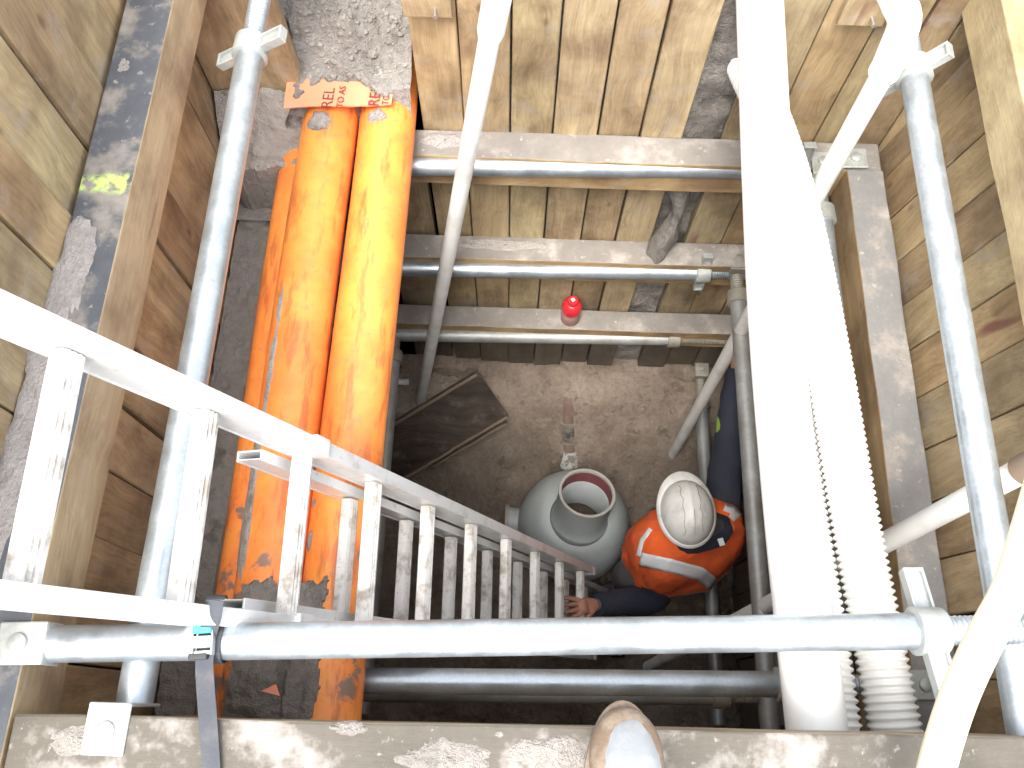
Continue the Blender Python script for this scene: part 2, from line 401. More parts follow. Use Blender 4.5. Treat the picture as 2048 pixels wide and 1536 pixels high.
# cleats nailed near the top of two boards, with their nails
for (px0, px1, pyb, lab) in [(808, 905, 25, 'short tan cleat nailed to the far wall beside the soil bank'), (1672, 1765, 42, 'short brown cleat nailed to the far wall right of the white drain pipe')]:
    r0 = ray(px0, pyb); t0 = (YB-.012)/r0.y; p0 = V((0, 0, EYE))+r0*t0; r1 = ray(px1, pyb); p1 = V((0, 0, EYE))+r1*((YB-.012)/r1.y)
    e = empty('timber_cleat', (p0.x, YB, p0.z), lab, 'cleat', 'cleats nailed to the far wall')
    mm = MB(); mm.span((p0.x, YB-.026, p0.z), (p1.x, YB-.008, p0.z+.16)); mm.build('block', 'wall_wood', e, bevel=.002)
    mm = MB(); c = V(((p0.x*.35+p1.x*.65), YB-.03, p0.z+.03)); mm.tube([c+V((0, .02, 0)), c+V((.003, -.022, .0))], .003, 8); mm.tube([c+V((.003, -.022, 0)), c+V((.003, -.025, 0))], .006, 8)
    mm.build('nail', 'nail', e)
# soil showing in the missing-board gap, bulging over the ledge
def gapface(x, z): return YB+.02+.02*fbm(x, z, 3, 9)
m = MB(); nx, nz = 16, 150; vs = []
for j in range(nz+1):
    z = -2.4+2.8*j/nz
    for i in range(nx+1):
        x = .478+.122*i/nx; vs.append((x, gapface(x, z)+.012, z))
m.add(vs, [(j*(nx+1)+i, j*(nx+1)+i+1, (j+1)*(nx+1)+i+1, (j+1)*(nx+1)+i) for j in range(nz) for i in range(nx)])
tag(m.build('soil_face', 'soil_grey', smooth=True), kind='structure')
m = MB(); rs = []                                  # tongue of wet soil hanging through the gap
for k in range(26):
    t = k/25; z = -.80-.45*t; wd = .78*(.030+.014*math.sin(t*9+1)+.014*t)*(1 if t > .08 else t*8+.3)*(1 if t < .94 else .6)
    ring = []
    for q in range(18):
        a_ = 2*math.pi*q/18; e = 1+.3*noise.noise(V((math.cos(a_)*2, math.sin(a_)*2, z*12)))
        ring.append(V((.505+.02*math.sin(t*4)+math.cos(a_)*wd*e, 1.60-.012*t*2+math.sin(a_)*(.03+.02*t)*e, z)))
    rs.append(ring)
m.rings(rs); tag(m.build('soil_clump', 'soil_grey', smooth=True), 'tongue of grey soil squeezed through the board gap above the second ledge', 'soil')

# ------------------------------------------------------------ walers
def waler(lab, a, b, mat, rot=0, group='timber walers bracing the shaft'):
    m = MB(); a = V(a); b = V(b); L = b-a; ax = 0 if L.x > L.y else 1; n = 30; rs = []
    for k in range(n+1):
        t = k/n; q = []
        for (u, v) in ((0, 0), (1, 0), (1, 1), (0, 1)):
            w1 = .003*noise.noise(V((t*7, u*5+a.x*3, v*5+a.z*2)))
            if ax == 0: p = V((a.x+L.x*t, a.y+L.y*u+w1, a.z+L.z*v+w1))
            else: p = V((a.x+L.x*(1-u)+w1, a.y+L.y*t, a.z+L.z*v+w1))
            q.append(p)
        rs.append(q)
    m.rings(rs)
    o = m.build('timber_beam', mat, bevel=.004, bseg=2)
    if rot:
        c = (a+b)/2; o.matrix_world = Matrix.Translation(c) @ Matrix.Rotation(rot, 4, 'Z') @ Matrix.Translation(-c)
    return tag(o, lab, 'timber beam', group)
waler('thick top beam at the left with blackened upper face and a lime paint mark', (-.885, -.75, -.105), (-.782, 1.62, .05), 'beam_y')
waler('bright yellowish top beam along the right edge of the shaft', (1.052, -.02, -.10), (1.152, 1.62, .05), 'beam_y2')
waler('near top beam under the boot, smeared with mortar', (-.775, -.175, -.11), (1.5, -.018, .05), 'beam_near', rot=.012)
waler('left lower beam caked in grey mud beside the orange conduits', (-.887, -.13, -.97), (-.782, 1.62, -.83), 'beam_yl')
waler('right lower beam with tan side and grey muddy top', (.955, -.02, -.745), (1.062, 1.52, -.605), 'beam_yl')
waler('uppermost beam across the far wall with pale mud spilled at its left', (-.885, 1.522, -.748), (1.06, 1.618, -.61), 'beam_x')
waler('lower near beam in shadow beneath the top beam', (-.775, -.133, -.75), (.95, -.035, -.61), 'beam_x')
waler('middle beam across the far wall with a dark damp patch', (-.85, 1.522, -1.36), (1.06, 1.618, -1.215), 'beam_x')
waler('lowest beam across the far wall carrying the red bottle', (-.85, 1.522, -1.93), (1.06, 1.618, -1.795), 'beam_x')
waler('right middle beam hidden behind the white pipes', (.955, -.02, -1.37), (1.062, 1.52, -1.225), 'beam_yl')
waler('right lowest beam beyond the kneeling worker', (.955, -.02, -1.94), (1.062, 1.52, -1.805), 'beam_yl')

# ------------------------------------------------------------ screw struts
def basis(d):
    d = V(d).normalized(); u = V((0, 0, 1)); u = (u-d*u.dot(d)).normalized(); return Matrix((d, u, d.cross(u))).transposed()
def strut(lab, p0, p1, nut, hdir=None, topz=None, low=False, plates=(1, 1), r=.0301, short=False, group='galvanised screw struts'):
    """outer tube from p0, screw rod out of the far end to p1; nut = distance along where the handle nut sits"""
    p0, p1 = V(p0), V(p1); d = (p1-p0).normalized(); L = (p1-p0).length
    e = empty('screw_strut', p0, lab, 'strut', group)
    g, c = ('galv_low', 'cast_low') if low else ('galv', 'cast')
    q = p0+d*nut if nut else p1
    n = 12
    MB().tube([p0+(q-p0)*k/n for k in range(n+1)], r, 32).build('outer_tube', g, e, smooth=True)
    if nut:
        pts = []; rr = []; k = 0; s = 0.0
        while nut+s < L:
            pts.append(q+d*s); rr.append(.0245 if k % 2 else .0215); k += 1; s += .0045
        MB().tube(pts, rr, 24).build('screw_rod', c if low else g, e, smooth=True)
        mm = MB(); mm.tube([q-d*.016, q-d*.014, q+d*.034, q+d*.038], [.036, .040, .038, .034], 28)
        no = mm.build('handle_nut', c, e, smooth=True)
        if hdir is not None:
            h = V(hdir); h = (h-d*h.dot(d)); ln = h.length/2; h.normalize(); s3 = d.cross(h)
            rot = Matrix((h, d, s3)).transposed()
            for sg in (-1, 1):
                mm = MB()
                cc = q+d*.012+h*sg*((ln+.034)/2); wd = ln-.034
                mm.box(cc, (wd, .030, .006), rot)
                for t3 in (-1, 1): mm.box(cc+d*t3*.0155, (wd, .005, .022), rot)
                mm.box(q+d*.012+h*sg*ln, (.007, .036, .022), rot)
                mm.build('handle', c, no, bevel=.0015)
    for end, pt, sg in ((0, p0, -1), (1, p1, 1)):
        if not plates[end]: continue
        out = d*sg; side = V((0, 0, 1)).cross(out); rot = Matrix((out, side, V((0, 0, 1)))).transposed()
        tz = pt.z+.0545 if topz is None else topz
        mm = MB(); mm.box(V((pt.x, pt.y, (tz+pt.z-.030)/2)), (.006, .068, tz-pt.z+.030), rot)
        pq = V((pt.x, pt.y, tz)); mm.box(pq+out*.036, (.078, .068, .006), rot)
        pl = mm.build('hook_plate', c, e, bevel=.003)
        mm = MB(); mm.tube([pq+out*.040+V((0, 0, .002)), pq+out*.040+V((0, 0, .009)), pq+out*.040+V((0, 0, .012))], [.0165, .0155, .010], 20)
        mm.build('bolt_head', c, pl, smooth=True)
    return e
top = 0.0
ZF, ZS = .026, -.037
f0, f1 = at(100, 1288, ZF), at(1840, 1262, ZF); fd = (f1-f0).normalized()
strut('long near strut crossing under the ladder, strapped at its left', f0+fd*.003, f0+fd*1.808, (f1-f0).length, (0, .205, -.05), topz=.0535)
strut('left top strut running away from the bolted plate on the near beam', (at(270, 1400, ZS).x, -.012, ZS), (at(500, 110, ZS).x, 1.60, ZS), at(497, 105, ZS).y+.012, (.165, 0, .095), .0535, plates=(1, 0))
strut('right top strut running away beside the bright beam', (.876, -.014, ZS), (.876, 1.60, ZS), at(1830, 150, ZS).y+.014, (.10, 0, .135), plates=(0, 0))
strut('uppermost far strut, pale and bright, just below the first ledge', (-.60, 1.509, -.65), (.94, 1.552, -.65), 1.42, (0, .02, .2), plates=(0, 1))
strut('middle far strut with its handle nut standing upright', (-.80, 1.500, -1.275), (.94, 1.536, -1.275), .80+.664, (.0, .03, .19), low=False, plates=(0, 1))
strut('lowest far strut, yellowed, with a small rusty nut', (-.80, 1.502, -1.875), (.93, 1.536, -1.875), .80+.668, (0, .02, .09), low=True, plates=(0, 1))
strut('thick grey strut in shadow just beyond the near beam', (-.60, .048, -.655), (.94, .086, -.655), 1.262, None, plates=(0, 1))
strut('dim strut under the thick near one', (-.60, .035, -1.28), (.94, .072, -1.28), 1.25, (0, .06, .1), low=True, plates=(0, 1))
strut('right middle strut passing just beside the orange vest', (.806, -.03, -1.275), (.799, 1.52, -1.275), 1.45, None, low=True, plates=(0, 1))
strut('right lowest strut running low beside the wall past the worker', (.918, -.03, -2.42), (.912, 1.56, -2.42), 1.45, None, low=True, plates=(0, 1))
strut('hidden upper right strut behind the ribbed hose', (.885, -.02, -.655), (.885, 1.50, -.655), 1.40, None, plates=(0, 1))
strut('dark grey strut under the right edge of the orange conduits', (-.530, -.03, -1.875), (-.530, 1.52, -1.875), 1.42, None, low=True, plates=(0, 0))

# ------------------------------------------------------------ orange conduits, cover sheet, soil bank
PX = [(-.399, -.53, .0800), (-.562, -.53, .0785), (-.660, -.655, .066)]
labs = ['right one of the two bright orange conduits', 'left one of the two bright orange conduits', 'third orange conduit, sunk lower at the left and mostly hidden']
for (x, z, r), l in zip(PX, labs):
    n = 60; m = MB(); ro = []; 
    for k in range(n+1):
        ro.append(V((x+.004*math.sin(k*.12+x*9), -.13+2.2*k/n, z)))
    m.tube(ro, r, 48)
    tag(m.build('orange_conduit', 'orange', smooth=True), l, 'pipe', 'orange conduits crossing the shaft')
def pipe_top(x, y):
    z = -9
    for (cx_, cz, r) in PX:
        if abs(x-cx_) < r: z = max(z, cz+math.sqrt(r*r-(x-cx_)**2))
    return max(z, -.60)
c0, c1, c2, c3 = at(568, 219, -.437), at(783, 211, -.437), at(798, 100, -.437), at(582, 110, -.437)
e = empty('warning_sheet', (c0+c1)/2, 'faded orange warning sheet lying on the conduits under the soil bank', 'cover sheet')
m = MB(); tk = V((0, 0, .004)); c2 = c1+(c2-c1)*2.2; c3 = c0+(c3-c0)*2.2
n = 24; rs = []
for k in range(n+1):
    t = k/n; a_ = c0.lerp(c1, t); b_ = c3.lerp(c2, t); wv = V((0, 0, .0035*math.sin(t*6)+.002))
    jag = V((0, .003*noise.noise(V((t*30, 0, 0))), 0))
    rs.append([a_+wv+jag, b_+wv, b_+wv+tk, a_+wv+jag+tk])
m.rings(rs); sheet = m.build('sheet', 'cover', e)
def text(s, size, loc, rotz, parent, name='lettering', mat='ink'):
    cu = bpy.data.curves.new(name, 'FONT'); cu.body = s; cu.size = size; cu.extrude = .0004
    to = bpy.data.objects.new(name, cu); C.collection.objects.link(to)
    dg = bpy.context.evaluated_depsgraph_get(); me = bpy.data.meshes.new_from_object(to.evaluated_get(dg))
    bpy.data.objects.remove(to); me.materials.clear(); me.materials.append(M[mat])
    o = bpy.data.objects.new(name, me); C.collection.objects.link(o); o.location = loc; o.rotation_euler = (0, 0, rotz)
    o.parent = parent; o.matrix_parent_inverse = parent.matrix_world.inverted() if parent.type != 'EMPTY' else parent.matrix_basis.inverted()
    return o
zt_ = -.4275
for s, size, px, py in (('REL', .044, 663, 217), ('TO AS', .026, 685, 215), ('REL', .044, 757, 213), ('TO C', .026, 776, 210)):
    text(s, size, at(px, py, zt_), rad(88), sheet)
# soil bank behind the sheet
def bank(x, y):
    t = max(0, y-1.66-.03*noise.noise(V((x*9, 1, 4))))
    return -.424+.010*fbm(x, y, 2, 9)+.006*fbm(x, y, 5, 40, 4)+.75*t+.05*abs(fbm(x, y, 7, 10))*min(1, t/.08)
def bank2(x, y):
    edge = 1.612+.030*noise.noise(V((x*13, 2, 8)))+.014*noise.noise(V((x*50, 2, 1)))+.03*math.cos((x+.5)*22)
    lft = -.650+.010*noise.noise(V((y*30, 5, 1)))-.06*max(0, y-1.72)/.1
    z = bank(x, y); o_ = max(edge-y, lft-x)
    if o_ > 0: z -= .02+min(.2, o_*2)
    return z
tag(field(-.70, -.322, 1.55, 2.12, .006, bank2).build('soil_bank', 'soil_grey', smooth=True), 'grey stony soil bank burying the far ends of the orange conduits', 'soil', kind='stuff')
m = MB(); random.seed(9)
for i in range(520):
    x, y = random.uniform(-.64, -.34), random.uniform(1.64, 1.95); pebble(m, (x, y, bank2(x, y)+.001), random.choice([.002, .003, .003, .004, .005, .008]), i)
for (px, py, r_) in ((745, 100, .017), (660, 130, .012), (695, 130, .011), (755, 118, .010), (590, 130, .012), (640, 90, .012)):
    p = at(px, py, -.38); pebble(m, (p.x, p.y, bank2(p.x, p.y)+.002), r_, px)
tag(m.build('gravel', 'stone', smooth=True), 'pale stones bedded in the soil bank above the orange conduits', 'gravel', kind='stuff')
# mud pats on the conduits
for i, (px, py, rx, ry, h, lab, mt) in enumerate([
    (640, 245, .036, .035, .014, 'pale mud pat on the left conduit right below the warning sheet', 'mortar'),
    (752, 236, .026, .024, .016, 'pale mud pat on the right conduit right below the warning sheet', 'mortar'),
    (806, 130, .016, .07, .016, 'pale mud streak between the warning sheet and the first far wall board', 'mortar'),
    (544, 700, .013, .20, .010, 'long grey mud streak in the groove left of the bright conduits', 'mud'),
    (500, 960, .019, .22, .010, 'wide grey mud streak in the groove above the ladder rails', 'mud'),
    (620, 1000, .011, .012, .02, 'round mud lump in the seam between the conduits, beside the first doubled rung', 'mud'),
    (613, 1075, .011, .03, .016, 'long mud crumb in the seam between the conduits above the heap', 'mud'),
    (615, 940, .02, .02, .006, 'mud splash on the left conduit under the ladder rail', 'mud')]):
    p = at(px, py, -.46)
    tag(crust(p.x, p.y, rx, ry, h, pipe_top, i*3.1+1).build('mud_pat', mt, smooth=True), lab, 'mud', 'mud pats on the orange conduits')
# heap of soil over the near end of the conduits
def heap(x, y):
    base = max(pipe_top(x, y), -.515 if -.60 < x < -.38 else -9) if x > -.71 else -.60-(-.71-x)*1.2
    lim = .25+.10*noise.noise(V((x*10, 0, 5)))+.03*noise.noise(V((x*40, 0, 5)))
    xr = -.405+.035*noise.noise(V((y*12, 7, 0)))+.012*noise.noise(V((y*45, 7, 0)))
    xl = -.628+.02*noise.noise(V((y*15, 3, 0)))
    inx = min(1, (xr-x)/.02); iny = min(1, (lim-y)/.03); k = min(inx, iny)
    if x < -.60 and y > -.06: k = -1
    z = -.470+.018*fbm(x, y, 3, 8)+.008*fbm(x, y, 5, 35, 4)-.0
    z = min(z, base+.035+.01*fbm(x, y, 5, 30))+(.05*max(0, 1-((x+.53)**2+(y-.03)**2)/.01))
    return (max(z, base+.004) if k > 0 else base-.02) if k > 0 else base-.02-min(.1, -k*.02)
tag(field(-.74, -.33, -.13, .42, .005, heap).build('soil_heap', 'soil_grey', smooth=True), 'heap of grey soil over the near ends of the orange conduits', 'soil', kind='stuff')
m = MB(); p = at(490, 1392, -.43); q = at(548, 1375, -.42)
tag(MB().add([at(522, 1382, -.40), at(552, 1368, -.40), at(560, 1392, -.40), at(522, 1382, -.405), at(552, 1368, -.405), at(560, 1392, -.405)], [(0, 1, 2), (3, 5, 4), (0, 3, 4, 1), (1, 4, 5, 2), (2, 5, 3, 0)]).build('plastic_shard', 'cover'), 'small orange plastic corner poking out of the soil heap', 'shard')
# mud over the left ledge and mortar on beams
top_l = lambda x, y: -.829
def ledge_mud(x, y):
    k = min(1, (x+.893)/.012, (-.776-x+.010*noise.noise(V((y*22, 0, 0))))/.010)
    return -.829+(.010+.012*abs(fbm(x, y, 3, 10))+.006*fbm(x, y, 5, 40, 4) if k > 0 else -.02)
tag(field(-.894, -.762, -.1, 1.615, .006, ledge_mud).build('mud_layer', 'mud', smooth=True), 'layer of grey mud drying on the left lower beam', 'mud', kind='stuff')
def corner(x, y):
    k = 1 if -.888 < x < -.60 and y > 1.45+.03*noise.noise(V((x*15, 1, 1))) else 0
    return (-.60+max(0, y-1.50)*1.15+.018*fbm(x, y, 3, 12)+.006*fbm(x, y, 3, 45, 3)) if k else -.80
tag(field(-.892, -.60, 1.40, 1.619, .005, corner).build('mud_heap', 'mud', smooth=True), 'mud piled in the far left corner below the single board', 'mud', kind='stuff')
def patch(zz): return lambda x, y: zz
for i, (px, py, rx, ry, h, zz, lab) in enumerate([
    (148, 545, .040, .11, .009, .05, 'pale mortar lump on the left top beam above the ladder rail'),
    (96, 700, .040, .10, .008, .05, 'pale mortar smear on the left top beam below the ladder rail'),
    (30, 950, .040, .16, .006, .05, 'thin grey mortar smear on the left top beam beside the wide top rung'),
    (248, 130, .014, .022, .004, .05, 'small mortar splash on the left top beam near its far end'),
    (165, 1460, .075, .030, .006, .05, 'mortar smear around the bolted plate on the near beam'),
    (1120, 1490, .080, .035, .008, .05, 'pale mortar smear left of the boot on the near beam'),
    (900, 1500, .070, .030, .006, .05, 'pale mortar smear at the middle of the near beam'),
    (890, 282, .095, .030, .012, -.61, 'pale mortar spilled on the uppermost far beam beside the conduits'),
    (700, 1440, .03, .012, .008, .05, 'small white mortar chip on the edge of the near beam'),
    (1010, 490, .2, .022, .008, -1.215, 'grey mud spread along the middle far beam')]):
    p = at(px, py, zz)
    tag(crust(p.x, p.y-(.012 if zz == .05 and py > 1430 else 0), rx, ry*(.8 if py > 1430 else 1), h, patch(zz), i*2.3+.7).build('mortar_smear', 'soil_grey' if py > 1430 else 'mortar' if zz > -1 else 'mud', smooth=True), lab, 'mortar', 'mortar smears on the timber')

# ------------------------------------------------------------ white pipes and hoses
def pipe(lab, pts, r, mat, n=24, cat='pipe', name='plastic_pipe', parts=None, group='white plastic pipes'):
    e = empty(name, pts[0], lab, cat, group)
    MB().tube(pts, r, n).build('pipe_length', mat, e, smooth=True)
    for (nm, pp, rr, mt) in parts or []: MB().tube(pp, rr, n).build(nm, mt, e, smooth=True)
    return e
s0 = [at(1514, -60, -.07), at(1519, 0, -.075), at(1545, 560, -.12), at(1582, 1000, -.16), at(1632, 1447, -.185), at(1645, 1560, -.19)]
s0[-1].z -= .0
pipe('wide smooth white drain pipe hanging over the shaft from far to near', spline(s0, 6), .0555, 'pvc', 40)
def hose(lab, pts, r, pitch, mat, name='ribbed_hose'):
    pts = spline(pts, 24); out = [pts[0]]; acc = 0
    for a_, b_ in zip(pts, pts[1:]):                # resample at a constant step
        L = (b_-a_).length; t = pitch/6-acc
        while t < L: out.append(a_.lerp(b_, t/L)); t += pitch/6
        acc = L-(t-pitch/6)
    rr = [r+.0040*(math.sin(2*math.pi*i/6)) for i in range(len(out))]
    return tag(MB().tube(out, rr, 30).build(name, mat, smooth=True), lab, 'hose', 'ribbed white drain hoses')
zA = -.37
hose('ribbed white hose on the right, fully in view beside the smooth drain pipe', [at(1492, -10, -.62), at(1484, 40, -.46), at(1484, 105, -.35), at(1535, 225, -.34), at(1575, 340, -.35), at(1615, 500, -.36), at(1660, 740, zA), at(1703, 1000, zA), at(1745, 1223, zA), at(1788, 1447, zA), at(1805, 1545, zA-.02)], .050, .0155, 'pvc')
hose('ribbed white hose mostly hidden under the smooth drain pipe', [at(1512, -60, -.50), at(1506, 20, -.48), at(1520, 250, -.50), at(1545, 500, -.48), at(1572, 740, -.44), at(1606, 1000, -.42), at(1640, 1223, -.40), at(1672, 1447, -.38), at(1685, 1545, -.40)], .047, .0155, 'pvc')
# thin riser pipes that reach down to the floor
a1, b1 = atd(986, 40, 1.87), onfloor(842, 798)
d1 = (b1-a1).normalized(); 
pipe('thin white riser pipe leaning down to the far left of the floor', [a1-d1*.5, a1, a1.lerp(b1, .5)+V((0, 0, 0)), b1+d1*.06], .025, 'pvc_low', parts=[('socket', [a1-d1*.14, a1-d1*.135, a1+d1*.03, a1+d1*.06], [.027, .032, .032, .0255], 'pvc')])
a2, b2 = atd(1795, 95, 1.78), onfloor(1347, 905)
d2 = (b2-a2).normalized(); up2 = atd(1778, -40, 1.62)
el = spline([up2, atd(1797, 5, 1.68), atd(1808, 48, 1.74), a2+d2*.05], 8)
pipe('thin white riser pipe with an elbow above the right strut, leaning behind the wide pipe', [a2, a2.lerp(b2, .3), a2.lerp(b2, .7), b2+d2*.06], .025, 'pvc_low', parts=[('elbow', el, .033, 'pvc'), ('collar', [a2-d2*.01, a2+d2*.075], .033, 'pvc')])
a3, b3 = atd(2046, 940, 1.68), atd(1296, 1334, 3.7)
d3 = (b3-a3).normalized()
pipe('thin white riser pipe coming in from the right edge and passing under the hoses', [a3-d3*.02, a3.lerp(b3, .5), b3], .025, 'pvc_low', parts=[('brown_coupling', [a3-d3*.06, a3+d3*.004], .030, 'edge'), ('pipe_top', [a3, a3.lerp(b3, .25)], .0256, 'pvc')])
h4 = [atd(2110, 900, 1.12), atd(2062, 1060, 1.15), atd(2022, 1180, 1.17), atd(1969, 1280, 1.18), atd(1915, 1400, 1.19), atd(1873, 1536, 1.19), atd(1850, 1660, 1.19)]
tag(MB().tube(spline(h4, 8), .0248, 28).build('cream_hose', 'cream', smooth=True), 'smooth cream hose curving over the near beam at the lower right', 'hose')
p = onfloor(800, 764, .012)
tag(MB().tube([p+V((-.12, 0, 0)), p+V((.045, 0, .005))], .016, 16).build('pipe_stub', 'pvc_low', smooth=True), 'short pale pipe stub lying by the far left riser pipe', 'pipe stub')

# ------------------------------------------------------------ ladder
U = ray(1681, 1365).normalized(); S = .29
ud = U.dot(Dn)
def kpt(k, a_, b_, c_, d0): x = (a_+b_*k)/(1+c_*k); return x
dF = ud*S/.23123; F0 = atd(37.6, 1165+.118*37.6, dF)           # upper section, near inner end of rung 0
dB = ud*S/.13067; B0 = atd(655.9, 1165+.118*655.9, dB)
Yl = V((-.0, 1, 0)); Yl = (Yl-U*Yl.dot(U)).normalized(); NL = U.cross(Yl).normalized()
if NL.z < 0: NL = -NL
rotL = Matrix((U, Yl, NL)).transposed()
off = (B0-F0).dot(NL); 
def prj(p): q = R.transposed() @ (p-V((0, 0, EYE))); return CX+FPX*q.x/-q.z, CY-FPX*q.y/-q.z
W1 = .2
while prj(F0+Yl*W1)[1] > 652+.430*prj(F0+Yl*W1)[0]: W1 += .001
sB = (B0-F0).dot(U)
print('LADDER', F0, U, 'offset', off, 'along', sB, 'B', (B0-F0).dot(Yl), 'W1', W1)
OFFB = -.068
lad = empty('extension_ladder', F0+U*S*11.3, 'aluminium extension ladder leaning from the pit floor, strapped to the near strut', 'ladder')
def railsec(name, y, t, s0_, s1_, nz, hgt, mat='alu'):
    m = MB(); c = F0+Yl*y+NL*nz+U*((s0_+s1_)/2); L = s1_-s0_
    sg = 1 if y > .1 else -1
    m.box(c+Yl*sg*(t/2-.002), (L, .004, hgt), rotL)
    for k in (-1, 1): m.box(c+NL*k*(hgt/2-.002)+Yl*0, (L, t, .0045), rotL)
    m.box(c-Yl*sg*(t/2-.0035)+NL*0, (L, .003, hgt*.98), rotL)
    return m.build(name, mat, lad, bevel=.001, bseg=1)
T1 = .030
railsec('upper_rail', -T1/2, T1, -.75, S*9.35, 0, .076); railsec('upper_rail', W1+T1/2, T1, -.75, S*9.35, 0, .076)
Wb0, Wb1 = .030, W1-.030
base_end = (floor_z(.35, .3)+.03-F0.z)/U.z
railsec('lower_rail', Wb0-.013, .022, S*1.75, base_end, OFFB, .058); railsec('lower_rail', Wb1+.013, .022, S*1.75, base_end, OFFB, .058)
def rung(s_, y0, y1, nz, wd=.040, mt='alu_rung'):
    m = MB(); c = F0+U*s_+NL*nz; 
    prof = [(-.5, -.35), (-.35, -.5), (.35, -.5), (.5, -.35), (.5, .38)]
    prof += [(.5-.125*i, .5 if i % 2 == 0 else .44) for i in range(1, 8)] + [(-.5, .38)]
    rs = []
    n = 8
    for k in range(n+1):
        y = y0+(y1-y0)*k/n
        rs.append([c+Yl*y+U*(a_*wd)+NL*(b_*.030) for a_, b_ in prof])
    m.rings(rs); return m.build('rung', mt, lad)
for k in range(-1, 10): rung(S*k, 0, W1, .004)
for k in range(0, 9):
    s_ = S*2.0+.0+S*k
    rung(sB+S*k, Wb0, Wb1, OFFB)
for y in (-.014, W1+.014):                                  # plastic caps and guide clips
    MB().box(F0+Yl*y+U*(S*9.37), (.04, .034, .080), rotL).build('end_cap', 'alu', lad, bevel=.004)
    MB().box(F0+Yl*y+U*(S*2.02)+NL*.012, (.05, .038, .070), rotL).build('rail_bracket', 'alu', lad, bevel=.004)
m = MB(); m.box(F0+Yl*(-.012)+U*(.0)+NL*.0345, (.008, .006, .003), rotL); m.build('rivet_cap', 'teal', lad)
for y in (Wb0-.013, Wb1+.013):
    m = MB(); m.box(F0+Yl*y+U*base_end+NL*OFFB, (.05, .034, .07), rotL); m.build('rubber_foot', 'black', lad, bevel=.006)

# ------------------------------------------------------------ ratchet strap
bx = at(412, 1270, ZF+.033); st = empty('tie_strap', bx, 'charcoal tie down strap with teal cam buckle wrapped round the near strut', 'strap')
tx = bx.x; ty = f0.y+(tx-f0.x)*fd.y/fd.x
def ribbon(pts, wd, th, side=None):
    pts = [V(p) for p in pts]; rs = []
    for i, p in enumerate(pts):
        t = (pts[min(i+1, len(pts)-1)]-pts[max(i-1, 0)]).normalized(); sd_ = (side or V((1, 0, 0))); sd_ = (sd_-t*sd_.dot(t)).normalized(); nn = t.cross(sd_)
        rs.append([p+sd_*wd/2+nn*th/2, p-sd_*wd/2+nn*th/2, p-sd_*wd/2-nn*th/2, p+sd_*wd/2-nn*th/2])
    return MB().rings(rs)
loop = [V((tx+.01, ty+.034*math.cos(a_), ZF+.034*math.sin(a_))) for a_ in [2*math.pi*k/28 for k in range(29)]]
ribbon(loop, .030, .0022).build('webbing_loop', 'strap', st)
tail = [at(430, 1200, .115), at(424, 1235, .105), at(415, 1270, .068), at(410, 1310, .062), at(409, 1340, .061), at(413, 1400, .062), at(416, 1440, .064), at(420, 1500, .0615), at(423, 1560, .061), at(425, 1640, .060)]
ribbon(spline(tail, 5), .0285, .0022).build('webbing_tail', 'strap', st)
ribbon(spline([at(430, 1200, .115), at(432, 1193, .09), at(436, 1190, -.05), at(440, 1195, -.09)], 4), .0285, .0022).build('webbing_end', 'strap', st)
rz = Matrix.Rotation(.10, 3, 'Z')
m = MB(); m.box(bx+V((-.015, 0, .012)), (.003, .062, .016), rz); m.box(bx+V((.016, 0, .012)), (.003, .062, .016), rz)
m.box(bx+V((0, -.028, .010)), (.034, .006, .006), rz); m.box(bx+V((0, -.012, .016)), (.032, .018, .012), rz); bk = m.build('cam_buckle', 'cast', st, bevel=.001)
m = MB(); m.box(bx+V((0, .010, .020)), (.030, .018, .010), rz); m.box(bx+V((-.010, .030, .024)), (.014, .014, .008), rz); m.build('thumb_lever', 'teal', bk, bevel=.002)
m = MB(); m.box(bx+V((-.004, -.034, .008)), (.030, .010, .012), rz); m.build('buckle_bar', 'black', bk, bevel=.002)

# ------------------------------------------------------------ boot on the near beam
bc = at(1244, 1500, .05)
e = empty('work_boot', (bc.x, bc.y-.1, .055), 'muddy tan work boot with worn grey toe standing on the near beam', 'boot')
ydir = -1
toe = at(1250, 1414, .085).y
def foot_sec(y):   # half width, height at a distance back from the toe
    d = toe-y
    wd = .057*math.sqrt(max(0, 1-max(0, (.075-d)/.075)**2.3)) if d < .075 else .057-.012*min(1, (d-.085)/.12)
    ht = .030+.052*min(1, d/.075)**.6 if d < .15 else .082+(d-.15)*1.4
    return max(wd, .004), ht
rs = []
for k in range(26):
    y = toe-.0015-.25*(k/25)**1.3; wd, ht = foot_sec(y); ring = []
    for q in range(24):
        a_ = 2*math.pi*q/24; cx_ = math.copysign(abs(math.cos(a_))**.8, math.cos(a_)); sz = math.copysign(abs(math.sin(a_))**.9, math.sin(a_))
        ring.append(V((bc.x+cx_*wd*(1 if sz < 0 else .97)+.004*0, y, .066+(ht*(.5+.5*sz)))))
    rs.append(ring)
MB().rings(rs).build('upper', 'leather', e, smooth=True)
rs = []
for zz, gr in ((.0535, .006), (.057, .010), (.070, .010), (.074, .006)):
    ring = []
    for q in range(40):
        a_ = 2*math.pi*q/40; y = toe-.125+.13*math.sin(a_); wd, _ = foot_sec(min(toe-.004, y)); 
        ring.append(V((bc.x+math.cos(a_)*(.052+gr)*(1 if math.sin(a_) > -.3 else .9), toe-.125+math.sin(a_)*(.125+gr), zz)))
    rs.append(ring)
MB().rings(rs).build('sole', 'leather', e, smooth=True)
rs = []
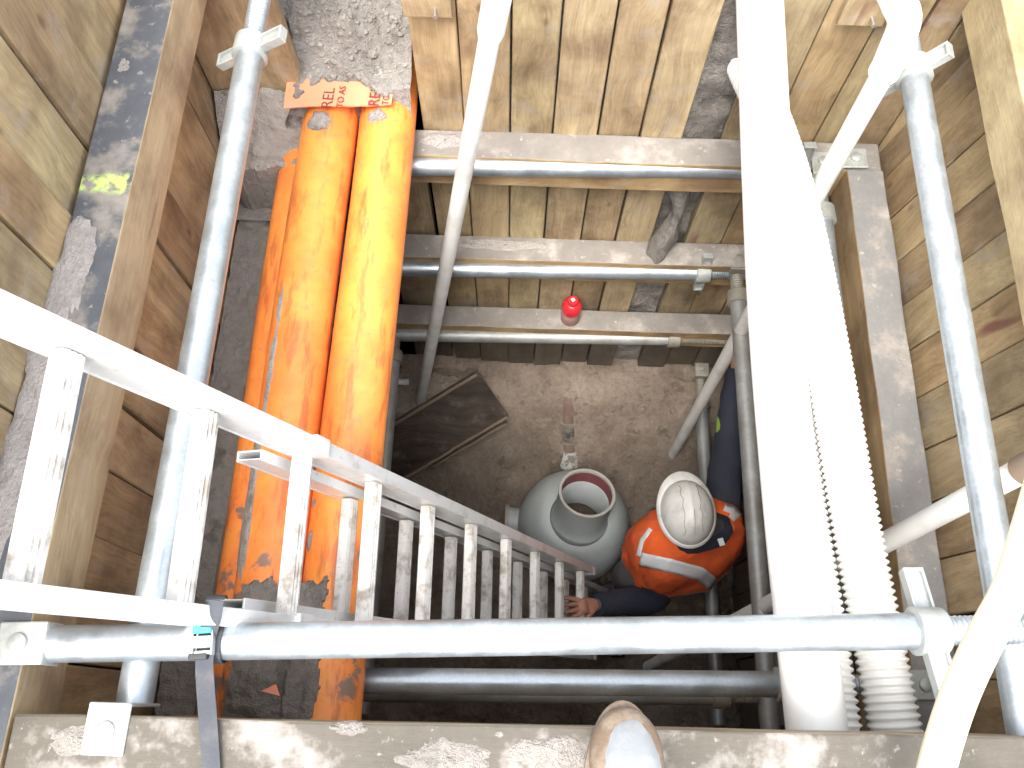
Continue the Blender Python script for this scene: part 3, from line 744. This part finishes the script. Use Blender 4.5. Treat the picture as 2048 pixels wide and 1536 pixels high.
for t_ in (1.0, .9, .7, .45, .2, .03):
    ring = []
    for q in range(32):
        a_ = 2*math.pi*q/32
        y = toe-.095+math.sin(a_)*.082*t_*(1+.05*noise.noise(V((a_*2, 1, 2)))); x = bc.x+math.cos(a_)*.045*t_*(1+.15*noise.noise(V((math.cos(a_)*3, math.sin(a_)*3, 2)))) + .004
        wd, ht = foot_sec(y); u_ = min(.98, abs(x-bc.x)/wd); ring.append(V((x, y, .066+ht*(.5+.5*math.sqrt(1-u_*u_)**.9)+.0035*(1 if t_ < .95 else -.6))))
    rs.append(ring)
MB().rings(rs).build('toe_cap', 'toecap', e, smooth=True)
rs = []
for k in range(10):
    t_ = k/9; c_ = V((bc.x, toe-.215-.02*t_, .13+.2*t_)); rs.append([c_+V((math.cos(2*math.pi*q/24)*(.048+.006*t_), math.sin(2*math.pi*q/24)*(.055+.004*t_), 0)) for q in range(24)])
MB().rings(rs).build('shaft', 'leather', e, smooth=True)

# ------------------------------------------------------------ things on the pit floor
def lathe(prof, c, n=48, ax=V((0, 0, 1)), mat='grp', name='p', parent=None, caps=False):
    ax = ax.normalized(); u = V((1, 0, 0)); u = (u-ax*u.dot(ax)).normalized(); w_ = ax.cross(u)
    return MB().rings([[V(c)+ax*h+(u*math.cos(a_)+w_*math.sin(a_))*r for a_ in [2*math.pi*k/n for k in range(n)]] for r, h in prof], caps).build(name, mat, parent, smooth=True)
cr = at(1174, 986, -2.34); ca = at(1147, 1050, -2.74)
e = empty('drain_chamber', (ca.x, ca.y, -2.98), 'bulbous grey plastic drain chamber with an open round neck', 'drain chamber')
R0 = .283; zc = -2.745
tilt = (V((cr.x, cr.y, -2.34))-V((ca.x+.02, ca.y-.02, -2.60))).normalized()
prof = [(.128, .195), (.160, .193), (.190, .178), (.225, .145), (.255, .100), (.275, .045), (.283, -.01), (.280, -.07), (.262, -.14), (.22, -.21), (.17, -.24)]
lathe(prof, (ca.x, ca.y, zc), 64, mat='grp', name='body', parent=e)
lathe([(.13, -.235), (.0, -.236)], (ca.x, ca.y, zc), 32, mat='grp', name='base', parent=e)
nb = V((ca.x+.012, ca.y-.012, -2.575)); nh = (V((cr.x, cr.y, -2.34))-nb).length
nk = (V((cr.x, cr.y, -2.34))-nb).normalized()
lathe([(.118, -.03), (.134, -.01), (.139, .012), (.139, .03), (.135, .038), (.131, .045), (.128, .10), (.128, nh-.012), (.131, nh-.004), (.131, nh), (.120, nh), (.119, nh-.01)], nb, 64, nk, 'grp', 'neck', e)
lathe([(.1195, nh-.004), (.1185, nh-.06), (.118, nh-.085)], nb, 64, nk, 'maroon', 'neck_lining', e)
lathe([(.1185, nh-.083), (.113, nh-.090), (.112, .02), (.118, -.03)], nb, 64, nk, 'grp', 'neck_liner', e)
lathe([(.1325, nh+.001), (.1318, nh+.0045), (.1195, nh+.0045), (.1185, nh+.001)], nb, 64, nk, 'grp_rim', 'rim', e)
MB().tube([(ca.x-.24, ca.y+.01, zc-.06), (ca.x-.335, ca.y+.02, zc-.06)], .075, 32).build('side_branch', 'grp', e, smooth=True)
MB().tube([(ca.x-.325, ca.y+.02, zc-.06), (ca.x-.345, ca.y+.02, zc-.06)], .085, 32).build('branch_flange', 'grp_rim', e, smooth=True)
m = MB(); m.tube([(ca.x-.06, ca.y-.10, zc+.10), (ca.x-.055, ca.y+.02, zc-.03), (ca.x-.06, ca.y+.12, zc+.05)], .018, 12); m.build('seal_strip', 'black', e, smooth=True)
# buried drain line with coupling
pa = at(1136, 815, -2.50); pb = at(1142, 930, -2.80)
e = empty('buried_drain', (.245, 1.3, -2.6), 'half buried drain line with a shiny coupling between the far wall and the chamber', 'drain pipe')
q0, q1 = at(1132, 722, -2.50), V((ca.x-.01, ca.y+.2, -2.86))
def ql(t): return q0.lerp(q1, t)
def seg(t): p = ql(t); return V((p.x, p.y, floor_z(p.x, p.y)-.047))
ptsq = [seg(k/14) for k in range(15)]
MB().tube(ptsq, .040, 24).build('pipe_length', 'rusty_pipe', e, smooth=True)
def near(py): return min(range(0, 200), key=lambda i: abs((lambda P: (CY-FPX*(R.transposed() @ (P-V((0, 0, EYE)))).y/-(R.transposed() @ (P-V((0, 0, EYE)))).z))(seg(i/199))-py))/199
for (ya, yb, rr, mt, nm) in ((838, 843, .053, 'cast_low', 'clamp_band'), (848, 872, .048, 'coup', 'coupling'), (876, 880, .053, 'cast_low', 'clamp_band'), (898, 930, .051, 'muddy_paint', 'painted_length')):
    a_, b_ = seg(near(ya)), seg(near(yb)); MB().tube([a_-V((0, 0, .004)), b_-V((0, 0, .004))], rr, 28).build(nm, mt, e, smooth=True)
# old blackened trough
tc = [onfloor(955, 742, .13), onfloor(1016, 828, .13), onfloor(795, 958, .13), onfloor(700, 905, .13)]
e = empty('wooden_trough', tc[2], 'blackened old board trough with splintered edges on the far left of the floor', 'trough')
ex = (tc[1]-tc[2]).normalized(); ey = (tc[0]-tc[1]); wy = ey.length; ey = (ey-ex*ey.dot(ex)).normalized(); ez = ex.cross(ey)
if ez.z < 0: ez = -ez
rt = Matrix((ex, ey, ez)).transposed(); LL = 1.05; o_ = tc[1]-ex*LL/2+ey*wy/2
MB().box(o_+ez*.012, (LL, wy, .014), rt).build('base_board', 'trough', e, bevel=.003)
for sg in (-1, 1):
    rs = []; n = 40
    for k in range(n+1):
        s_ = -LL/2+LL*k/n; h_ = .060+.006*noise.noise(V((s_*9, sg, 2)))-(.015 if sg < 0 and s_ > .2 else 0); w_ = .006+.006*noise.noise(V((s_*14, sg, 4))); b0 = o_+ex*s_+ey*sg*(wy/2)
        rs.append([b0-ey*.006, b0+ey*.006, b0+ey*(.006+w_*.3)+ez*h_, b0-ey*.006+ez*h_])
    MB().rings(rs).build('side_board', 'edge', e)
rs = []
for k in range(15):
    s_ = .05+.45*k/14; b0 = o_+ex*s_-ey*(wy/2+.022+.002*math.sin(k)); rs.append([b0, b0-ey*.014, b0-ey*.014+ez*.03, b0+ez*.035])
MB().rings(rs).build('split_strip', 'edge', e)
# red bottle on the lowest ledge
bp = at(1140, 648, -1.793); bp.y = 1.572
e = empty('red_bottle', (bp.x, bp.y, -1.793), 'red plastic bottle standing on the lowest far beam', 'bottle')
B0_ = (bp.x, bp.y, -1.793)
lathe([(.0, .0), (.036, .001), (.040, .006), (.040, .085)], B0_, 36, mat='label_pale', name='label_band', parent=e)
lathe([(.040, .085), (.0415, .09), (.0415, .12), (.039, .135), (.030, .148), (.020, .154), (.0, .155)], B0_, 36, mat='red', name='shoulder', parent=e)
lathe([(.022, .150), (.023, .153), (.023, .172), (.020, .176), (.0, .1765)], B0_, 28, mat='red', name='cap', parent=e)
m = MB(); m.box((bp.x, bp.y, -1.793+.178), (.014, .014, .002), Matrix.Rotation(rad(38), 3, 'Z')); m.build('cap_sticker', 'silver', e)

# ------------------------------------------------------------ worker
fw = V((-.35, .937, 0)); rt_ = V((.937, .35, 0)); upv = V((0, 0, 1))
HC = at(1376, 1022, -1.74); HC.z = -1.78
SH = at(1384, 1062, -1.93); NK = SH+V((-.01, .01, .05))
LS = SH-rt_*.125-V((0, 0, .085)); RS = SH+rt_*.135-V((0, 0, .07))
hem = at(1392, 1188, -2.21)+fw*.19; HP = SH+(hem-SH)/.62; print('HP', HP, 'SH', SH)
root = empty('person', (HP.x, HP.y, floor_z(HP.x, HP.y)), 'crouching worker in white helmet and orange vest beside the drain chamber', 'person')
hand = at(1163, 1213, -2.03)
def skin_body():
    P = {}
    vs = []; rr = []; ed = []
    def add(p, r, par=None):
        vs.append(V(p)); rr.append(r if isinstance(r, tuple) else (r, r)); i = len(vs)-1
        if par is not None: ed.append((par, i))
        return i
    pelvis = add(HP, (.125, .12)); belly = add(HP.lerp(SH, .35), (.135, .115), pelvis); chest = add(HP.lerp(SH, .72), (.15, .12), belly)
    up = add(SH+V((0, 0, .01)), (.10, .09), chest); nk = add(NK+V((0, 0, .02)), (.058, .058), up); add(HC+V((0, 0, -.05)), (.06, .06), nk)
    for S_, knee, ank, toe_ in ((-1, at(1250, 1148, -2.36), None, None), (1, HP+fw*.27+rt_*.13+V((0, 0, -.05)), None, None)):
        hp = add(HP+rt_*S_*.095+V((0, 0, -.02)), .095, pelvis)
        k1 = add((HP+rt_*S_*.095).lerp(knee, .55), .082, hp); k2 = add(knee, .078, k1)
        foot = V((knee.x, knee.y, 0))+(V((HP.x, HP.y, 0))-V((knee.x, knee.y, 0)))*.30; fz = floor_z(foot.x, foot.y)
        sh = add(V((knee.x, knee.y, -2.42)).lerp(V((foot.x, foot.y, fz+.09)), .45), .060, k2)
        an = add(V((foot.x, foot.y, fz+.09)), .045, sh)
        hd = (knee-HP); hd.z = 0; hd.normalize(); add(V((foot.x, foot.y, fz+.05))+hd*.06, .048, an); add(V((foot.x, foot.y, fz+.04))+hd*.17, .038, len(vs)-1)
    # arms: left to the ladder, right reaching forward along the wall
    eL = at(1305, 1196, -2.25); wL = hand.lerp(eL, .17)+V((0, 0, .0))
    s = add(LS, .072, up); u = add(LS.lerp(eL, .5), .056, s); el_ = add(eL, .048, u); add(eL.lerp(wL, .5), .042, el_); add(wL, .031, len(vs)-1)
    eR = at(1462, 875, -2.10); wR = at(1474, 740, -2.02)
    s = add(RS, .074, up); u = add(RS.lerp(eR, .5), .060, s); el_ = add(eR, .054, u); add(eR.lerp(wR, .5), .046, el_); add(wR, .034, len(vs)-1)
    me = bpy.data.meshes.new('body'); me.from_pydata([tuple(v) for v in vs], ed, []); me.materials.append(M['navy_dusty'])
    o = bpy.data.objects.new('body', me); C.collection.objects.link(o)
    md = o.modifiers.new('skin', 'SKIN'); md.use_smooth_shade = True
    for i, r in enumerate(rr): me.skin_vertices[0].data[i].radius = r
    me.skin_vertices[0].data[0].use_root = True
    sb = o.modifiers.new('sub', 'SUBSURF'); sb.levels = 2; sb.render_levels = 2
    o.parent = root; o.matrix_parent_inverse = root.matrix_basis.inverted()
    return o, eL, wL, eR, wR
body, eL, wL, eR, wR = skin_body()
def wrinkled(pts, rads, mat, name, par, seed=0, n=26, amp=.06):
    pts2 = spline(pts, 7); rs = []; L = len(pts2); up_ = V((0, 0, 1))
    for i, p in enumerate(pts2):
        t = (pts2[min(i+1, L-1)]-pts2[max(i-1, 0)]).normalized(); u = (up_-t*up_.dot(t)); u = u.normalized() if u.length > 1e-3 else V((1, 0, 0)); w_ = t.cross(u)
        f = i/(L-1)*(len(rads)-1); j = min(int(f), len(rads)-2); r = rads[j]+(rads[j+1]-rads[j])*(f-j)
        rs.append([p+(u*math.cos(a_)+w_*math.sin(a_))*r*(1+amp*noise.noise(V((math.cos(a_)*1.5, math.sin(a_)*1.5, i*.45+seed)))+amp*.6*math.sin(i*1.3+a_*2)) for a_ in [2*math.pi*k/n for k in range(n)]])
    return MB().rings(rs).build(name, mat, par, smooth=True)
wrinkled([LS+V((0, 0, .01)), LS.lerp(eL, .5), eL, eL.lerp(wL, .5), wL.lerp(eL, .05)], [.080, .072, .066, .058, .046], 'navy', 'sleeve', root, 1)
wrinkled([RS+V((0, 0, .01)), RS.lerp(eR, .5), eR, eR.lerp(wR, .5), wR], [.082, .076, .070, .062, .050], 'navy', 'sleeve', root, 5)
lc = eR+(RS-eR).normalized()*(-.02)+V((-.028, 0, 0))
wrinkled([lc+V((-.012, -.03, .012)), lc+V((-.004, .05, .012)), lc+V((.004, .10, .012))], [.034, .037, .030], 'lime', 'lime_trim', root, 9)
# shirt torso and vest as lofts round the leaning spine
sp_d = (SH-HP).normalized()
def ring_at(t, g, n=96, tilt=0):
    """cross-section of the torso: t=0 hem, 1 shoulder line; g = extra girth"""
    c_ = HP.lerp(SH, t); hw = .155+.055*min(1, t/.75) if t < .75 else .210-.0*(t-.75); dp = .115+.020*min(1, t/.7)
    if t > .80: k = (t-.80)/.20; hw = .210*(1-.10*k*k); dp = .135*(1-.18*k*k)
    fx = (fw-sp_d*fw.dot(sp_d)).normalized()
    out = []
    for k in range(n):
        a_ = 2*math.pi*k/n; ca_, sa_ = math.cos(a_), math.sin(a_)
        e_ = 1+.05*noise.noise(V((ca_*2.2, sa_*2.2, t*3)))+(.010+.030*(1-t))*math.sin(a_*8+3*noise.noise(V((ca_*2, sa_*2, t*5+4))))+.035*noise.noise(V((ca_*6, sa_*6, t*7)))
        out.append(c_+rt_*(math.copysign(abs(ca_)**.8, ca_)*(hw+g)*e_)+fx*(math.copysign(abs(sa_)**.9, sa_)*(dp+g)*e_))
    return out
rs = [ring_at(t/12, 0) for t in range(0, 13)]
c_ = SH
for k, (sx, up_) in enumerate(((.80, .022), (.55, .045), (.34, .062), (.28, .085))):
    rs.append([NK.lerp(SH, 1-.25*k)*0+SH+(p-SH)*sx+upv*up_+fw*.015*k for p in ring_at(1, 0)])
MB().rings(rs).build('shirt', 'navy', root, smooth=True)
VG = lambda t: .016+.075*(1-t)
rs = [ring_at(.38+.62*t/14, VG(.38+.62*t/14)) for t in range(0, 15)]
for i_, q_ in enumerate(rs):
    pass
base = ring_at(1, VG(1))
for sx, up_, bk_ in ((.93, .018, 0), (.84, .034, .003), (.75, .046, .010), (.67, .054, .018), (.60, .058, .026)):
    rs.append([SH+(p-SH)*sx+upv*(up_)-fw*bk_+rt_*bk_*.9 for p in base])
ring_in = [p-upv*.004 for p in rs[-1]]
vest = MB().rings(rs+[ring_in], caps=False).build('vest', 'vest', root, smooth=True)
from mathutils.bvhtree import BVHTree
vbv = BVHTree.FromPolygons([v.co for v in vest.data.vertices], [tuple(p.vertices) for p in vest.data.polygons])
def drape(path, wpx, name='reflective_band', lift=.0035):
    """tape laid on the cloth along a path, found by sighting the vest surface"""
    pts = []; n = 12
    for a_, b_ in zip(path, path[1:]):
        for k in range(n): pts.append((a_[0]+(b_[0]-a_[0])*k/n, a_[1]+(b_[1]-a_[1])*k/n))
    pts.append(path[-1]); vs = []; fs = []; rows = 0
    for i, p in enumerate(pts):
        q, p_ = pts[min(i+1, len(pts)-1)], pts[max(i-1, 0)]; dx, dy = q[0]-p_[0], q[1]-p_[1]; L = math.hypot(dx, dy); nx, ny = -dy/L, dx/L
        row = []
        for k in range(5):
            o_ = (k/4-.5)*wpx; h, nrm, _, _ = vbv.ray_cast(V((0, 0, EYE)), ray(p[0]+nx*o_, p[1]+ny*o_).normalized())
            if h is None: break
            if nrm.dot(V((0, 0, EYE))-h) < 0: nrm = -nrm
            row.append(h+nrm*lift)
        if len(row) < 5: continue
        vs += row; rows += 1
    for i in range(rows-1):
        for k in range(4): a_ = i*5+k; fs.append((a_, a_+1, a_+6, a_+5))
    if rows > 1:
        o = MB().add(vs, fs).build(name, 'silver', vest, smooth=True)
        sm_ = o.modifiers.new('solid', 'SOLIDIFY'); sm_.thickness = .002
drape([(1281, 1118), (1345, 1132), (1400, 1147), (1440, 1178)], 27)
drape([(1434, 1018), (1462, 1028), (1482, 1050)], 30, 'shoulder_tape')
drape([(1302, 1058), (1285, 1080), (1277, 1112)], 9, 'shoulder_tape')
MB().rings([ring_at(.375, VG(.38)-.003), ring_at(.375, VG(.38)+.003), ring_at(.395, VG(.38)+.003), ring_at(.395, VG(.38)-.003)], caps=False).build('piping', 'navy_dusty', vest, smooth=True)
m = MB(); cl = SH-fw*.085+rt_*.075+upv*.066; m.box(cl, (.022, .03, .004), Matrix.Rotation(.3, 3, 'Z')); m.build('label_tab', 'silver', vest)
# head
hf = V((-.09, 1, 0)).normalized(); hr = hf.cross(upv).normalized()
def HL(x, y, z): return HC+hr*x+hf*y+upv*z          # head space: x right, y forward, z up
rs = []
for i in range(20):
    ph = -math.pi/2+math.pi*(i+.5)/20; ring = []
    for k in range(32):
        a_ = 2*math.pi*k/32; x = math.cos(ph)*math.cos(a_); y = math.cos(ph)*math.sin(a_); z = math.sin(ph)
        sx = .074*(1-.22*max(0, -z)**1.5); sy = .094
        p = [x*sx, y*sy+(.012 if z < 0 else 0)*(-z), z*.115-.04]
        if y > .75 and -.35 < z < .05 and abs(x) < .22: p[1] += .020*(1-abs(x)/.22)*(1+z)      # nose
        if y > .6 and .0 < z < .28 and .2 < abs(x) < .6: p[1] -= .008                            # eye sockets
        ring.append(HL(*p))
    rs.append(ring)
hd = MB().rings(rs).build('head', 'skin', root, smooth=True)
for sg in (-1, 1):
    rs = [[HL(sg*(.074+.010*t_), -.005+math.cos(a_)*.018*(1-.25*t_), -.045+math.sin(a_)*.030*(1-.2*t_)) for a_ in [2*math.pi*k/14 for k in range(14)]] for t_ in (0, .5, 1)]
    MB().rings(rs).build('ear', 'skin', hd, smooth=True)
rs = [[HL(math.cos(a_)*.078*s1, math.sin(a_)*.096*s1-.012, zz) for a_ in [math.pi+math.pi*k/15*1.0 for k in range(16)]+[math.pi*2-math.pi*k/15 for k in range(16)]] for s1, zz in ((1.0, .01), (1.02, -.03), (.96, -.07), (.85, -.095))]
rs = [[HL(math.cos(a_)*.079*s1, min(.02, math.sin(a_)*.100*s1), zz) for a_ in [2*math.pi*k/28 for k in range(28)]] for s1, zz in ((.9, .06), (1.0, .01), (1.02, -.03), (.96, -.07), (.82, -.095))]
MB().rings(rs).build('hair', 'hair', hd, smooth=True)
# helmet: shell, ridges, brim with peak
hel_m = MB(); rs = []; n = 56
def hz(a_, t): # radius factors of the shell
    return (.112, .138)
for i in range(15):
    t = i/14*math.pi/2; ring = []
    for k in range(n):
        a_ = 2*math.pi*k/n; x = math.cos(a_)*math.cos(t)*.104; y = math.sin(a_)*math.cos(t)*.128; z = .112*math.sin(t)
        rid = .0045*(math.exp(-((x-.030)/.006)**2)+math.exp(-((x+.030)/.006)**2)+.9*math.exp(-(x/.010)**2))*min(1, z/.05)*(1 if abs(y) < .12 else 0)
        ring.append(HL(x, y-.002, z+.012+rid))
    rs.append(ring)
shell_low = rs[0]
helmet = MB().rings(rs).build('helmet', 'helmet', root, smooth=True)
rs = []
for (g, dz, pk) in ((-.004, .004, 0), (.000, .010, 0), (.005, .010, .2), (.011, .004, 1), (.0125, .000, 1.05), (.011, -.004, 1), (.002, .000, .1), (-.004, .000, 0)):
    ring = []
    for k in range(n):
        a_ = 2*math.pi*k/n; pkf = max(0, math.sin(a_))**1.0*.026*pk
        ring.append(HL(math.cos(a_)*(.104+g), math.sin(a_)*(.128+g)+pkf, .012+dz-pkf*.25))
    rs.append(ring)
MB().rings(rs, close=True).build('brim', 'helmet', helmet, smooth=True)
m = MB()
for sx, wb in ((-.033, .002), (.034, .003), (.004, .0)):
    pts = []
    for k in range(14):
        y = -.10+.19*k/13; x = sx+wb*math.sin(k*1.7)+.004*noise.noise(V((k*.9, sx*50, 0))); zz = .112*math.sqrt(max(0, 1-(x/.104)**2-(y/.128)**2))+.012+.0018
        rid = .0045*(math.exp(-((x-.030)/.006)**2)+math.exp(-((x+.030)/.006)**2)+.9*math.exp(-(x/.010)**2))
        pts.append(HL(x, y, zz+rid-.0012))
    if sx == .004: pts = pts[:7]
    m.tube(pts, .0011, 6)
m.build('scratch_marks', 'edge', helmet)
# left hand curled on the rung
hx = (hand-wL).normalized(); hz_ = V((0, 0, 1)); hy = hz_.cross(hx).normalized(); hz_ = hx.cross(hy)
def hand_mesh(wr, hx, hy, hz, spread=1, name='hand'):
    vs = []; rr = []; ed = []
    def add(p, r, par=None):
        vs.append(V(p)); rr.append(r); i = len(vs)-1
        if par is not None: ed.append((par, i))
        return i
    L = lambda x, y, z: wr+hx*x+hy*y+hz*z
    w0 = add(L(-.02, 0, 0), (.026, .020)); w1 = add(L(.03, 0, .004), (.036, .016), w0); w2 = add(L(.065, 0, .006), (.038, .015), w1)
    for (y, ln, sp) in ((-.030, .062, -.006), (-.010, .075, -.002), (.011, .072, .002), (.030, .058, .008)):
        b = add(L(.088, y, .006), .0098, w2); c1 = add(L(.088+ln*.48, y+sp, -.002), .0090, b); c2 = add(L(.088+ln*.80, y+sp*1.8, -.020), .0082, c1); add(L(.088+ln*.95, y+sp*2, -.040), .0072, c2)
    t0 = add(L(.030, -.034, -.002), .0125, w1); t1 = add(L(.062, -.058, -.006), .0108, t0); add(L(.088, -.066, -.018), .0090, t1)
    me = bpy.data.meshes.new(name); me.from_pydata([tuple(v) for v in vs], ed, []); me.materials.append(M['skin'])
    o = bpy.data.objects.new(name, me); C.collection.objects.link(o)
    md = o.modifiers.new('skin', 'SKIN'); md.use_smooth_shade = True
    for i, r in enumerate(rr): me.skin_vertices[0].data[i].radius = r if isinstance(r, tuple) else (r, r)
    me.skin_vertices[0].data[0].use_root = True
    sb = o.modifiers.new('sub', 'SUBSURF'); sb.levels = 2; sb.render_levels = 2
    o.parent = root; o.matrix_parent_inverse = root.matrix_basis.inverted()
    return o
hand_mesh(wL, hx, -hy, hz_)
dR = (wR-eR).normalized(); yR = V((0, 0, 1)).cross(dR).normalized(); hand_mesh(wR, dR, yR, dR.cross(yR))
